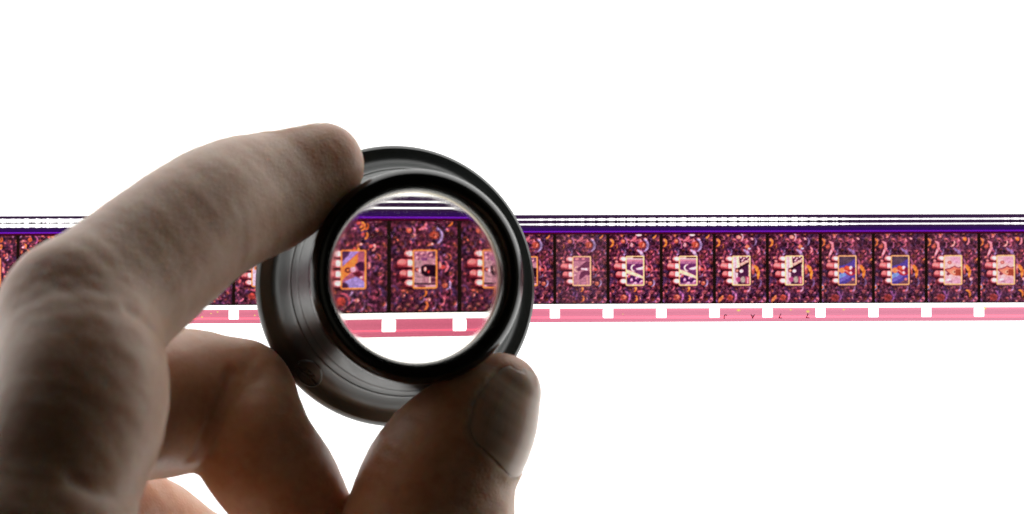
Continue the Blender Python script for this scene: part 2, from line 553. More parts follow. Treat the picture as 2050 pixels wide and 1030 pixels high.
def screen(c, k):
    if k == 'A':
        c.rect(30, 40, 80, 110, (96, 60, 104))
        c.rect(30, 40, 80, 48.5, (30, 14, 30)); c.rect(30, 40, 50, 50, (206, 160, 160)); c.rect(30, 49, 80, 51.5, (240, 216, 206))
        c.rect(30, 52.5, 80, 55, (200, 150, 160)); c.rect(30, 56, 80, 60, (150, 110, 140))
        c.poly([(30, 60), (70, 60), (70, 66), (52, 70), (36, 70)], (86, 48, 92))
        c.arc(53, 68, 6.2, 3.2, 80, 285, (250, 246, 224)); c.poly([(55, 69), (70, 65), (70, 72), (58, 72)], (244, 216, 220))
        c.poly([(34, 71), (44, 73), (60, 80), (70, 85), (70, 90), (52, 84), (34, 78)], (240, 208, 170))
        c.poly([(34, 79), (50, 84), (70, 91), (70, 104), (34, 104)], (62, 34, 78))
        for x, y in ((40, 84), (47, 93), (58, 88), (66, 96), (53, 99)):
            c.blob(x, y, 4.5, 2.6, (226, 180, 206), x * .7); c.blob(x + 1, y + 2.5, 3, 2, (110, 60, 110), x)
        c.blob(42, 85, 2.4, 2.4, (170, 90, 80)); c.rect(30, 98, 80, 110, (230, 196, 206), .45)
    elif k == 'B':
        c.rect(30, 40, 80, 110, (66, 40, 62)); c.rect(30, 40, 47, 110, (212, 202, 206)); c.rect(41, 40, 43, 110, (180, 168, 176))
        c.poly([(44, 44), (49, 44), (52, 70), (46, 74)], (232, 214, 180))
        for x, y in ((53, 48), (59, 50), (65, 47), (56, 54), (63, 55), (68, 52)):
            c.blob(x, y, 2.6, 1.8, (230, 200, 204), x); c.blob(x + 2, y + 2, 1.6, 1.4, (90, 46, 70))
        c.poly([(50, 60), (68, 52), (70, 58), (54, 66)], (206, 180, 160)); c.stroke([(52, 68), (70, 57)], 1.2, (40, 20, 30))
        c.poly([(50, 72), (66, 63), (71, 70), (71, 86), (54, 84), (49, 78)], (62, 34, 62))
        c.stroke([(46, 72), (54, 67), (66, 60)], 3.4, (36, 18, 26)); c.blob(46.5, 73.5, 5, 4.6, (40, 20, 24)); c.blob(45.5, 74, 3, 2.8, (216, 150, 130))
        c.blob(54, 75, 4.2, 3.6, (240, 226, 230)); c.rect(68, 62, 70, 86, (236, 226, 190), .8)
        c.blob(48, 92, 5, 5, (150, 76, 120)); c.blob(57, 92, 5, 6.5, (150, 160, 146)); c.rect(62, 86, 71, 100, (160, 84, 106)); c.rect(66, 88, 67.5, 100, (240, 220, 220))
    elif k == 'C':
        c.rect(30, 40, 80, 110, (72, 66, 150)); c.poly([(34, 44), (70, 44), (70, 50), (52, 62), (35, 66)], (70, 60, 78))
        c.blob(52, 52, 9, 5, (84, 76, 84), .4, .8, 1); c.poly([(36, 84), (44, 78), (54, 82), (37, 94)], (110, 160, 216)); c.poly([(36, 92), (56, 82), (60, 88), (37, 100)], (96, 100, 186))
        c.poly([(50, 101), (68, 90), (72, 104), (44, 105)], (96, 70, 84)); c.blob(65, 92, 3, 2.6, (206, 130, 130))
        c.blob(43.5, 74, 6, 5.6, (234, 146, 86)); c.blob(52, 69, 5, 4, (196, 74, 50), -.4); c.blob(60, 76, 11, 8.5, (156, 44, 50), .25); c.blob(57, 70, 6, 4, (200, 96, 60))
        c.blob(61, 69, 3.6, 3.8, (246, 226, 226)); c.blob(61, 79, 3.2, 3.2, (246, 214, 216)); c.stroke([(46, 74), (52, 75), (57, 79)], 1.6, (240, 190, 160)); c.blob(66, 74, 4, 6, (110, 36, 70))
    elif k == 'D':
        c.rect(30, 40, 80, 110, (206, 190, 184)); c.blob(60, 54, 12, 7, (190, 156, 190), .4, .7, 1); c.blob(40, 96, 10, 9, (210, 186, 200), 0, .8, 1); c.blob(62, 98, 10, 9, (180, 150, 180), 0, .7, 1)
        c.blob(47, 59, 4, 3.4, (160, 96, 90)); c.blob(47, 59, 2, 1.6, (206, 150, 130)); c.blob(46, 93, 5, 2, (240, 226, 236), -.3); c.blob(49, 97, 4, 1.6, (160, 130, 160), -.2)
        c.poly([(37, 73), (48, 71), (58, 67), (64, 70), (71, 71), (71, 86), (56, 85), (50, 82)], (212, 140, 108)); c.poly([(60, 72), (71, 73), (71, 86), (58, 85)], (136, 66, 46))
        c.stroke([(37, 73), (48, 71), (57, 66.5), (64, 70), (72, 68)], 1.7, (110, 40, 56)); c.stroke([(38, 74), (48, 82)], 1.7, (96, 36, 50))
        c.blob(44, 82, 3, 2.6, (120, 56, 70)); c.arc(57, 78, 3, 1.4, 30, 300, (246, 236, 190)); c.blob(57, 78, 1.2, 1.2, (60, 20, 20))
    elif k == 'E':
        c.rect(30, 40, 80, 110, (170, 128, 146)); c.rect(30, 40, 80, 54, (132, 84, 112)); c.blob(44, 50, 4, 2, (226, 160, 160)); c.blob(57, 50, 3, 2, (230, 160, 170))
        c.poly([(44, 70), (56, 60), (64, 54), (71, 56), (71, 66), (54, 71), (46, 75)], (96, 54, 80)); c.arc(45, 70, 5, 2.6, 60, 290, (250, 226, 196))
        c.poly([(52, 68), (65, 68), (65, 73), (52, 71)], (252, 240, 246)); c.poly([(52, 76), (60, 73), (71, 74), (71, 82), (62, 82), (52, 90), (48, 90), (50, 82)], (92, 48, 76))
        c.stroke([(44, 104), (46, 96)], 1.4, (226, 180, 150)); c.rect(64, 86, 65.4, 104, (220, 176, 150)); c.rect(50, 94, 63, 94.8, (136, 96, 116)); c.blob(40, 82, 2.4, 1.8, (246, 210, 210))
    elif k == 'F':
        c.rect(30, 40, 80, 110, (164, 134, 146)); c.rect(30, 40, 80, 58, (150, 112, 134))
        for x, y in ((41, 49), (50, 50), (58, 48), (63, 53), (42, 57)):
            c.blob(x, y, 3, 1.8, (216, 170, 176), x); c.blob(x + 2, y + 2, 2, 1.4, (110, 66, 100))
        c.rect(66, 48, 68, 54, (40, 24, 40)); c.rect(48, 57, 57, 61, (110, 70, 116)); c.rect(36, 60, 50, 96, (166, 150, 156), .7)
        c.blob(41.5, 75, 3.4, 3.2, (90, 40, 46)); c.blob(42, 75, 2, 1.9, (226, 150, 136)); c.blob(46, 76, 2.4, 2.6, (236, 206, 210))
        c.poly([(48, 70), (54, 67), (71, 68), (71, 86), (54, 85), (48, 80)], (34, 16, 30)); c.blob(54, 74, 2.2, 3.6, (232, 180, 170)); c.blob(59, 78, 2, 2.4, (190, 60, 56))
        c.rect(60, 85, 62.4, 95, (240, 216, 200)); c.rect(62.5, 87, 72, 94, (86, 50, 70)); c.rect(34, 95.5, 72, 97.5, (40, 22, 34)); c.rect(34, 97.5, 72, 104, (200, 164, 176)); c.blob(48, 100, 7, 1.6, (110, 66, 90), .1)
    elif k == 'G':
        c.rect(30, 40, 80, 110, (154, 96, 118)); c.poly([(36, 44), (64, 44), (36, 72)], (150, 140, 206)); c.poly([(36, 46), (50, 44), (46, 52), (37, 62)], (70, 44, 80))
        c.poly([(37, 70), (60, 50), (60, 62), (50, 78), (37, 90)], (224, 140, 66)); c.poly([(40, 92), (58, 84), (72, 94), (72, 104), (50, 104)], (146, 146, 214)); c.blob(40, 99, 6, 5, (62, 34, 62))
        c.blob(45.5, 75, 4.4, 4, (70, 30, 30)); c.blob(45.5, 75, 2.2, 2, (216, 140, 80)); c.blob(53, 74, 4.4, 4, (214, 176, 196)); c.poly([(56, 66), (64, 62), (71, 64), (71, 76), (62, 76)], (62, 30, 60)); c.poly([(52, 80), (62, 76), (68, 82), (60, 86)], (90, 24, 44)); c.blob(65, 86, 2, 2, (236, 206, 206))
    else:
        c.rect(30, 40, 80, 110, (204, 206, 226)); c.blob(44, 66, 3.4, 4, (220, 160, 90)); c.blob(45, 66, 2, 2, (90, 50, 50)); c.blob(46, 51, 3, 2.6, (110, 80, 110)); c.blob(60, 60, 7, 9, (150, 110, 120)); c.blob(60, 82, 8, 6, (96, 70, 100))


def frame_image(kind, seed):
    cv = Canvas(FW, FH, (68, 38, 56))
    crowd(cv, seed, {'E': .96, 'F': .9, 'G': .9}.get(kind, 1.0))
    cv.a = .72 * cv.a + .28 * blur(cv.a, 6)
    ng = np.random.default_rng(seed + 7)
    fine = blur(ng.standard_normal((FH, FW, 1)), 1) * 1.6 + blur(ng.standard_normal((FH, FW, 1)), 4) * 3.0
    cv.a *= np.clip(1 + .2 * fine, .45, 1.7)
    big_shapes(cv, kind)
    cv.a *= np.clip(1 + .10 * fine, .6, 1.4)
    hand_and_phone(cv, kind)
    cv.a *= np.clip(1 + .07 * fine, .7, 1.3)
    a = cv.a
    soft = blur(a, 2)
    a = soft + (soft - blur(soft, 3)) * .9
    con = {'A': 1.16, 'B': 1.12, 'E': .88, 'F': 1.06, 'G': 1.04}.get(kind, 1.0)
    a = (a - 66) * con + 66 + {'E': 6, 'C': 2, 'D': 6, 'F': -2}.get(kind, 0)
    a = a * np.array([1.2, 1.0, 1.03]) + np.array([5, 1, 4])
    # black surround of the picture, rounded corners
    x, y = cv.x, cv.y
    r = 4.0
    dx = np.abs(x - (FW - 1) / 2) - (FW / 2 - 3.6) + r
    dy = np.abs(y - (FH - 1) / 2 + .5) - (FH / 2 - 1.9) + r
    d = np.hypot(np.maximum(dx, 0), np.maximum(dy, 0)) + np.minimum(np.maximum(dx, dy), 0) - r
    m = np.clip(.6 - d / 1.6, 0, 1)[..., None]
    a = a * m + np.array([30., 18., 14.]) * (1 - m)
    return np.clip(a, 8, 250)


FPX = 106.9 / 107.0 * MM_PER_PX      # mm per film sample
PITCH = 106.9 * MM_PER_PX
film = empty('film_strip')
o3 = P(1025, 535.5, 0)
film.location = o3 * S
film.rotation_euler = (0, 0, math.radians(0.155))
film['label'] = 'long narrow cine film strip with crowd pictures lying across the light table'
film['category'] = 'film strip'
TOP = (535.5 - 431.0) * MM_PER_PX    # local y of the strip's upper edge
Z_DYE = 0.20
Z0, Z1 = 0.03, 0.17


def sheet(name, img, x0, y1, sx, sy, keep=None):
    """a sheet of dyed emulsion: one colour per grid point"""
    h, w = img.shape[:2]
    X, Y = np.meshgrid(x0 + np.arange(w) * sx, y1 - np.arange(h) * sy)
    v = np.stack([X.ravel(), Y.ravel(), np.full(w * h, Z_DYE)], 1)
    i = np.arange(w * h).reshape(h, w)
    f = np.stack([i[1:, :-1], i[1:, 1:], i[:-1, 1:], i[:-1, :-1]], -1)
    f = f[keep] if keep is not None else f.reshape(-1, 4)
    me = mesh(name, v, f, [M_DYE])
    c = me.color_attributes.new('dye', 'FLOAT_COLOR', 'POINT')
    rgba = np.ones((w * h, 4), np.float32)
    rgba[:, :3] = dye_of(img).reshape(-1, 3)
    c.data.foreach_set('color', rgba.ravel())
    return me


# picture frames: frame 0 is the rightmost one cut by the picture's edge
SEP0 = (1217.4 - 1025) * MM_PER_PX + 0.0          # left edge of frame 7
frames = {-3: 'D1', -2: 'D1', -1: 'D1', 0: 'D1', 1: 'D1', 2: 'C1', 3: 'C1', 4: 'B1', 5: 'B1', 6: 'A1', 7: 'A1', 8: 'E1', 9: 'F1', 10: 'F2', 11: 'F2',
          12: 'G2', 13: 'G2', 14: 'H3', 15: 'H3', 16: 'H3', 17: 'H4', 18: 'H4', 19: 'H5', 20: 'H5', 21: 'H5'}
seeds = {'1': 11, '2': 23, '3': 35, '4': 47, '5': 59}
lib = {}
sxf = PITCH / (FW - 1)
syf = 140.2 * MM_PER_PX / (FH - 1)
Y_PIC = TOP - 38.4 * MM_PER_PX
for k in sorted(frames, reverse=True):
    key = frames[k]
    if key not in lib:
        lib[key] = sheet('picture_frame', frame_image(key[0], seeds[key[1]]), 0, 0, sxf, syf)
    o = obj('picture_frame', lib[key], film)
    o.location = ((SEP0 + (7 - k) * PITCH) * S, Y_PIC * S, 0)
XL = SEP0 + (7 - 21) * PITCH
XR = SEP0 + (7 + 3 + 1) * PITCH
NX = int(round((XR - XL) / MM_PER_PX))
SXX = (XR - XL) / (NX - 1)
gx = np.arange(NX) * SXX + XL
film_px = gx / MM_PER_PX + 1025.0                  # about the photograph's own columns

# soundtrack: two clear wavy lines on dark stock
hs = 78
sy_s = 38.4 * MM_PER_PX / (hs - 1)
yy = np.linspace(0, 38.4, hs)[:, None]
rg = np.random.default_rng(5)


def audio(px):
    loud = np.interp(px, [-900, 0, 190, 300, 900, 1040, 1085, 1180, 1290, 1400, 1540, 1600, 1660, 1720, 1990, 2060, 2600],
                     [.55, .6, .6, .15, .05, .05, .25, .45, .85, 1.0, 1.0, .95, .7, .12, .1, .4, .6])
    per = np.where(px < 400, 22.4, 20.4)
    ph = (px / per) % 1.0
    nick = np.exp(-((ph - .5) / .09) ** 2) + .55 * np.exp(-((ph - .72) / .06) ** 2) + .3 * np.sin(px * 1.9) * np.sin(px * .37)
    return loud, nick


loud, nick = audio(film_px)
loud2, nick2 = audio(film_px + 4)
jit = np.convolve(rg.standard_normal(NX), [.25, .5, .25], 'same')
base_w = np.where(film_px < 400, 2.6, 1.55)
w1 = base_w + loud * 2.1 + np.where(film_px < 400, 1.3, -1.5) * nick * np.clip(loud * 1.5, 0.05, .9) + .42 * jit * np.clip(loud * 2, .1, 1)
img = np.zeros((hs, NX, 3)) + np.array([58, 34, 70.])
dk = np.clip((yy - 22) / 6, 0, 1)[..., None]
img = img * (1 - dk) + np.array([50, 18, 92.]) * dk
band = np.clip(1 - (yy - 31.0) / .5, 0, 1)
img += (np.array([122, 28, 196.]) - img) * (np.clip(1.6 - np.abs(yy - 33.4) / 1.3, 0, 1) * np.ones((1, NX)))[..., None]
img += (np.array([78, 6, 40.]) - img) * (np.clip((yy - 35.2) / .8, 0, 1) * np.ones((1, NX)))[..., None]
mid = np.exp(-((yy - 14.2) / 1.5) ** 2) * np.clip(loud, 0, 1)[None]
img *= (1 - .7 * mid)[..., None]
for yc in (9.3, 19.0):
    m = np.clip((w1[None] - np.abs(yy - yc)) / .9 + .5, 0, 1)[..., None]
    img += (np.array([255, 254, 255.]) - img) * m
obj('soundtrack', sheet('soundtrack', img, XL, TOP, SXX, sy_s), film)

# perforated edge
Y_EDGE = TOP - 178.6 * MM_PER_PX
HE = 36.4
he = 60
yy = np.linspace(0, HE, he)[:, None] * np.ones((1, NX))
xx = np.ones((he, 1)) * film_px[None]
pk = np.stack([np.interp(film_px, [0, 400, 900, 1100, 1400, 2000], v) for v in ([240, 246, 236, 250, 250, 250], [134, 144, 120, 146, 156, 160], [160, 168, 152, 174, 184, 188])], -1)  # pink pales towards the right: camera glare painted into the colour
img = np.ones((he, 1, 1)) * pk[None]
rgn = np.random.default_rng(3)
img *= 1 + .010 * rgn.standard_normal((he, 1, 1)) + .02 * rgn.standard_normal((1, NX, 1)) * 0
img *= (1 - .07 * np.exp(-((yy - 31.5) / 1.3) ** 2) + .09 * np.exp(-((yy - 26.5) / 1.3) ** 2) - .05 * np.exp(-((yy - 18) / 5) ** 2))[..., None]
img *= (1 - .10 * np.clip((yy - 33.2) / 3, 0, 1) * (yy > 30))[..., None] * np.array([1, .97, .98])
img += (np.array([255, 254, 252.]) - img) * np.clip((9.2 - yy) / 1.1 + .5, 0, 1)[..., None]
for x, y, r in ((1479.7, 620, 2.6), (1585, 619.6, 1.5), (1619.6, 623, 2.6), (1692, 619.5, 1.7), (1977, 618, 2.4), (406, 632, 1.6), (424, 625, 1.2), (511, 629, 1.4), (1862, 624, 1.0), (437, 622, 1.4), (1247, 627, .9), (1330, 622, 1.2)):
    v = y - 609.6 + (1 if x < 900 else 3.0)
    m = np.clip(1.3 - np.hypot((xx - x) / 1.5, yy - v) / r, 0, 1)[..., None]
    img += (np.array([250, 236, 120.]) - img) * m
xc, yc = (xx[1:, 1:] + xx[:-1, :-1]) / 2, (yy[1:, 1:] + yy[:-1, :-1]) / 2
loc = gx[None, :] * np.ones((he, 1))
lc = (loc[1:, 1:] + loc[:-1, :-1]) / 2
ph = ((lc - SEP0 + PITCH / 2) % PITCH - PITCH / 2) / MM_PER_PX
HW, HT, HB, RR = 10.3, 9.4, 28.4, 2.2
dx = np.abs(ph) - HW + RR
dy = np.abs(yc - (HT + HB) / 2) - (HB - HT) / 2 + RR
hd = np.hypot(np.maximum(dx, 0), np.maximum(dy, 0)) + np.minimum(np.maximum(dx, dy), 0) - RR
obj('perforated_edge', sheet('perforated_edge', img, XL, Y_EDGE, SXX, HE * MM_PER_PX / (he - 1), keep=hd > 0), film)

# clear base: one thin slab of acetate, comb-shaped round the perforations
m_ = MM_PER_PX
yb = [TOP, Y_EDGE - HT * m_, Y_EDGE - HB * m_, Y_EDGE - HE * m_]
holes = [SEP0 + (7 - k) * PITCH for k in range(21, -4, -1)]
xs = [XL]
for h in holes:
    if h - HW * m_ > XL:
        xs += [h - HW * m_, h + HW * m_]
xs.append(XR)
vi, V, F = {}, [], []


def vid(x, y, z):
    k = (round(x, 5), round(y, 5), round(z, 5))
    if k not in vi:
        vi[k] = len(V)
        V.append((x, y, z))
    return vi[k]


solid = {}
for j in range(3):
    for i in range(len(xs) - 1):
        solid[i, j] = not (j == 1 and i % 2 == 1)
for (i, j), s in solid.items():
    if not s:
        continue
    x0, x1, y1, y0 = xs[i], xs[i + 1], yb[j], yb[j + 1]
    F.append([vid(x0, y0, Z1), vid(x1, y0, Z1), vid(x1, y1, Z1), vid(x0, y1, Z1)])
    F.append([vid(x0, y1, Z0), vid(x1, y1, Z0), vid(x1, y0, Z0), vid(x0, y0, Z0)])
    for di, dj, a, b in ((-1, 0, (x0, y1), (x0, y0)), (1, 0, (x1, y0), (x1, y1)), (0, -1, (x1, y1), (x0, y1)), (0, 1, (x0, y0), (x1, y0))):
        if not solid.get((i + di, j + dj), False):
            F.append([vid(*a, Z0), vid(*b, Z0), vid(*b, Z1), vid(*a, Z1)])
obj('film_base', mesh('film_base', V, F, [M_CLEAR]), film)


def ribbon(lines, wd):
    V, F = [], []
    for ln in lines:
        for (ax, ay), (bx, by) in zip(ln[:-1], ln[1:]):
            d = np.array([bx - ax, by - ay])
            d /= np.linalg.norm(d)
            n = np.array([-d[1], d[0]]) * wd / 2
            a, b = np.array([ax, ay]) - d * wd * .3, np.array([bx, by]) + d * wd * .3
            k = len(V)
            V += [a - n, b - n, b + n, a + n]
            F.append((k, k + 1, k + 2, k + 3))
    return V, F


# little edge numbers printed upside down along the pink margin
glyphs = [[[(1450.6, 639.0), (1450.9, 633.5), (1452.4, 631.2), (1454.2, 631.0), (1455.5, 632.4)]],
          [[(1504.9, 630.7), (1508.0, 637.7), (1511.9, 630.7)], [(1506.1, 633.3), (1510.6, 633.3)]],
          [[(1565.2, 629.2), (1561.1, 637.2), (1567.0, 637.3)]],
          [[(1618.2, 629.6), (1620.0, 629.4), (1616.2, 636.9), (1622.0, 637.1)]]]
for g in glyphs:
    V2, F2 = ribbon(g, 1.7)
    V3 = [((x - 1025) * m_, (535.5 - y) * m_ - (x - 1025) * m_ * math.tan(math.radians(.155)), Z_DYE + .02) for x, y in V2]
    obj('edge_character', mesh('edge_character', V3, F2, [M_INK]), film)

# ------------------------------------------------------------------ loupe
fc, rc = P(793, 572.5, 26.0), P(838, 552.5, 45.0)
ax = (rc - fc) / np.linalg.norm(rc - fc)
ex = np.cross([0, 1, 0], ax); ex /= np.linalg.norm(ex)
ey = np.cross(ax, ex)
LM = Matrix(((ex[0], ey[0], ax[0], fc[0] * S), (ex[1], ey[1], ax[1], fc[1] * S), (ex[2], ey[2], ax[2], fc[2] * S), (0, 0, 0, 1)))
loupe = empty('loupe', mtx=LM)
loupe['label'] = 'black round magnifying loupe with flared base held between finger and thumb'
loupe['category'] = 'loupe'
T_RING = np.linalg.norm(rc - fc)


def lathe(name, prof, mats, n=192, mat_of=None, closed=True, smooth=True, auto=None):
    """prof: list of (r, t)"""
    pr = np.array(prof, float)
    k = len(pr)
    a = np.linspace(0, 2 * math.pi, n, endpoint=False)
    V, F, mi = [], [], []
    ring_i = []
    for (r, t) in pr:
        if r < 1e-6:
            ring_i.append([len(V)] * n)
            V.append((0, 0, t))
        else:
            ring_i.append(list(range(len(V), len(V) + n)))
            V += [(r * math.cos(q), r * math.sin(q), t) for q in a]
    rng = range(k) if closed else range(k - 1)
    for i in rng:
        A, B = ring_i[i], ring_i[(i + 1) % k]
        for j in range(n):
            q = (j + 1) % n
            f = [A[j], A[q], B[q], B[j]]
            f = list(dict.fromkeys(f))
            if len(f) > 2:
                F.append(f)
                mi.append(mat_of(i) if mat_of else 0)
    me = mesh(name, V, F, mats, smooth=smooth)
    me.polygons.foreach_set('material_index', mi)
    if auto:
        me.set_sharp_from_angle(angle=math.radians(auto))
    return me


TR = T_RING
face = [(19.02, 0.0), (18.88, .55), (18.55, .95), (18.0, 1.2), (17.3, 1.42), (16.85, 1.75), (16.5, 2.25), (16.2, 2.9), (15.95, 3.7), (15.72, 4.7), (15.5, 5.8), (15.32, 6.8)]
body_prof = ([(18.3, -1.3), (18.7, -1.2), (18.98, -.7)] + face +
             [(15.24, 7.0), (15.12, 7.06), (14.85, 8.6), (14.64, 9.9), (14.6, 10.0), (14.56, 10.04), (14.26, 11.6), (13.85, 13.6), (13.62, TR - 3.2),
              (12.6, TR - 3.2), (12.2, TR - 4.2), (12.1, TR - 8), (12.4, 8), (13.4, 5), (15.2, 2.2), (17.0, .4), (17.7, -.6)])
obj('body', lathe('body', body_prof, [M_BODY], auto=26), loupe)
ring_prof = [(13.35, TR - 3.15), (13.9, TR - 3.0), (14.05, TR - 2.7), (14.05, TR - 1.35), (14.0, TR - 1.15), (13.45, TR - .2), (13.25, TR - .03), (12.9, TR + .04), (12.5, TR - .06),
             (12.1, TR - .3), (11.75, TR - .7), (11.45, TR - 1.25), (11.3, TR - 1.75), (11.22, TR - 2.2), (11.3, TR - 2.35), (12.4, TR - 2.6), (12.5, TR - 3.15)]
obj('eyepiece_ring', lathe('eyepiece_ring', ring_prof, [M_RING], auto=22), loupe)
# lens: weak biconvex glass, ground edge
LF = 158.0
R_ = 2 * (1.5 - 1) * LF
tl = TR - 4.2
edge = 1.1
prof = []
RC = 11.2
rr = np.concatenate([np.linspace(0, RC - .3, 24), [RC - .1, RC]])
zs = lambda r: R_ - (R_ - math.sqrt(R_ * R_ - r * r))
h0 = edge / 2 + (R_ - math.sqrt(R_ * R_ - RC ** 2))
top = [(r, tl + h0 - (R_ - math.sqrt(R_ * R_ - r * r))) for r in rr]
bot = [(r, tl - h0 + (R_ - math.sqrt(R_ * R_ - r * r))) for r in rr]
lens_prof = bot + [(11.7, tl - edge / 2 + .45), (11.95, tl), (11.7, tl + edge / 2 - .45)] + top[::-1]
nb = len(bot)
obj('lens', lathe('lens', lens_prof, [M_LENS, M_CHAMFER], n=256, closed=False, mat_of=lambda i: 1 if nb - 1 <= i <= nb + 2 else 0, auto=9), loupe)


def tube_mesh(name, lines, r, mats, n=8):
    """round beads along polylines given in mm"""
    V, F = [], []
    for ln in lines:
        p = np.array(ln, float)
        tg = np.gradient(p, axis=0)
        tg /= np.linalg.norm(tg, axis=1)[:, None]
        up = np.array([0, 0, 1.0])
        base = len(V)
        for q, t in zip(p, tg):
            s = np.cross(t, up); s /= np.linalg.norm(s) + 1e-9
            u = np.cross(s, t)
            V += [q + r * (math.cos(a) * s + math.sin(a) * u) for a in np.linspace(0, 2 * math.pi, n, endpoint=False)]
        for i in range(len(p) - 1):
            for j in range(n):
                F.append((base + i * n + j, base + i * n + (j + 1) % n, base + (i + 1) * n + (j + 1) % n, base + (i + 1) * n + j))
        F.append(tuple(base + j for j in range(n))[::-1])
        F.append(tuple(base + (len(p) - 1) * n + j for j in range(n)))
    return mesh(name, V, F, mats, smooth=True)


def on_flange(r, t_extra=0.0):
    pr = np.array(face)
    return np.interp(r, pr[::-1, 0], pr[::-1, 1]) + t_extra


# oval emblem moulded into the flange, a line and a few worn letters across it
EA, ER = math.radians(224), 17.05


def emb(u, v):
    """u along the rim, v outward, mm"""
    r = ER + v
    a = EA + u / ER
    return (r * math.cos(a), r * math.sin(a), on_flange(r, .01))


oval = [emb(1.95 * math.cos(q), 1.32 * math.sin(q)) for q in np.linspace(0, 2 * math.pi, 49)]
bar = [emb(-1.8 + 3.5 * q, .30 + .12 * math.sin(7 * q)) for q in np.linspace(0, 1, 20)]
let = [[emb(.05 + .28 * math.cos(q), -.02 + .26 * math.sin(q)) for q in np.linspace(.5, 5.6, 12)],
       [emb(-.55 + .1 * math.sin(6 * q), -.3 + .6 * q) for q in np.linspace(0, 1, 8)],
       [emb(.62 + .22 * math.sin(6.2 * q), -.3 + .6 * q) for q in np.linspace(0, 1, 10)]]
obj('emblem', tube_mesh('emblem', [oval, bar] + let, .15, [M_BODY]), loupe)
# worn moulded characters on the collar beside it
wl = []
for i in range(9):
    a0 = math.radians(216 + i * 2.6)
    hgt = 7.3
    for s in range(2):
        q0 = a0 + math.radians(.9 * s)
        wl.append([((14.98 - .17 * (.3 + k * 1.3)) * math.cos(q0 + math.radians(.5) * math.sin(3 * k + i)), (14.98 - .17 * (.3 + k * 1.3)) * math.sin(q0 + math.radians(.5) * math.sin(3 * k + i)), hgt + .3 + k * 1.3) for k in np.linspace(0, 1, 5)])
obj('worn_lettering', tube_mesh('worn_lettering', wl, .06, [M_BODY], 6), loupe)

# ------------------------------------------------------------------ hand: one implicit surface
f32 = np.float32


def J(px, py, z, rpx):
    return (P(px, py, z), rpx * mm_per_px(z))


def cone(p, A, B):
    (a, ra), (b, rb) = A, B
    a, b = a.astype(f32), b.astype(f32)
    ab = b - a
    t = np.clip(((p - a) @ ab) / (ab @ ab), 0, 1)
    q = p - a - t[:, None] * ab
    return np.sqrt((q * q).sum(1)) - (ra + (rb - ra) * (t * t * (3 - 2 * t) * .5 + t * .5))


def smin(a, b, k):
    h = np.clip(.5 + .5 * (b - a) / k, 0, 1)
    return b + (a - b) * h - k * h * (1 - h)


# joints: pixel, height over the table, radius in pixels
I_TIP, I_PAD, I_DIP = J(641, 332, 40, 88), J(552, 379, 43, 117), J(474, 405, 48, 130)
I_MID, I_MI2, I_PIP = J(394, 448, 56, 136), J(268, 549, 66, 148), J(158, 640, 74, 159)
I_PR1, I_PR2, I_MCP = J(156, 800, 84, 181), J(104, 980, 92, 176), J(55, 1180, 96, 200)
M_MCP, M_A0, M_A1, M_PIP = J(-60, 1080, 72, 190), J(190, 850, 48, 150), J(345, 805, 36, 147), J(474, 798, 31, 117)
M_B1, M_B2, M_B3 = J(508, 894, 36, 122), J(568, 982, 34, 119), J(625, 1110, 31, 108)
R_MCP, R_A, R_PIP, R_B, R_C = J(-20, 1230, 50, 175), J(238, 1056, 26, 118), J(388, 1136, 18, 112), J(330, 1240, 20, 105), J(300, 1320, 26, 98)
K_MCP, K_A, K_PIP, K_B = J(60, 1340, 32, 150), J(190, 1250, 17, 105), J(290, 1330, 14, 92), J(260, 1420, 18, 86)
T_TIP, T_N1, T_N2 = J(1000, 791, 39, 84), J(952, 856, 39, 122), J(884, 951, 38, 151)
T_IP, T_P1, T_MCP, T_CMC = J(850, 1080, 38, 172), J(770, 1290, 42, 172), J(690, 1480, 50, 200), J(330, 2000, 72, 250)
WR1, WR2, FA = J(150, 2150, 62, 280), J(230, 2200, 66, 270), J(120, 2900, 80, 330)

CREASES = []      # (points (n,3) mm, depth, width)
NAILS = []        # carved nail beds


class Sweep:
    """a finger: round section swept along a smooth curve through its joints"""

    def __init__(self, *joints, sub=5):
        c = np.array([np.append(a, r) for a, r in joints])
        c = np.concatenate([[2 * c[0] - c[1]], c, [2 * c[-1] - c[-2]]])
        pts = []
        for i in range(1, len(c) - 2):
            for t in np.linspace(0, 1, sub, endpoint=False):
                p0, p1, p2, p3 = c[i - 1:i + 3]
                m1, m2 = (p2 - p0) * .5, (p3 - p1) * .5
                pts.append((2 * t ** 3 - 3 * t * t + 1) * p1 + (t ** 3 - 2 * t * t + t) * m1 + (-2 * t ** 3 + 3 * t * t) * p2 + (t ** 3 - t * t) * m2)
        pts.append(c[-2])
        self.q = np.array(pts).astype(f32)
        self.lo = (self.q[:, :3] - self.q[:, 3:]).min(0)
        self.hi = (self.q[:, :3] + self.q[:, 3:]).max(0)

    def __call__(self, p):
        out = np.linalg.norm(np.maximum(np.maximum(self.lo - p, p - self.hi), 0), axis=1).astype(f32) + f32(3)
        m = out < 11
        if m.any():
            w = p[m]
            best = np.full(len(w), 1e9, f32)
            for a, b in zip(self.q[:-1], self.q[1:]):
                ab = b[:3] - a[:3]
                d = w - a[:3]
                t = np.clip((d @ ab) / (ab @ ab), 0, 1)
                d = d - t[:, None] * ab
                best = np.minimum(best, np.sqrt((d * d).sum(1)) - (a[3] + (b[3] - a[3]) * t))
            out[m] = best
        return out


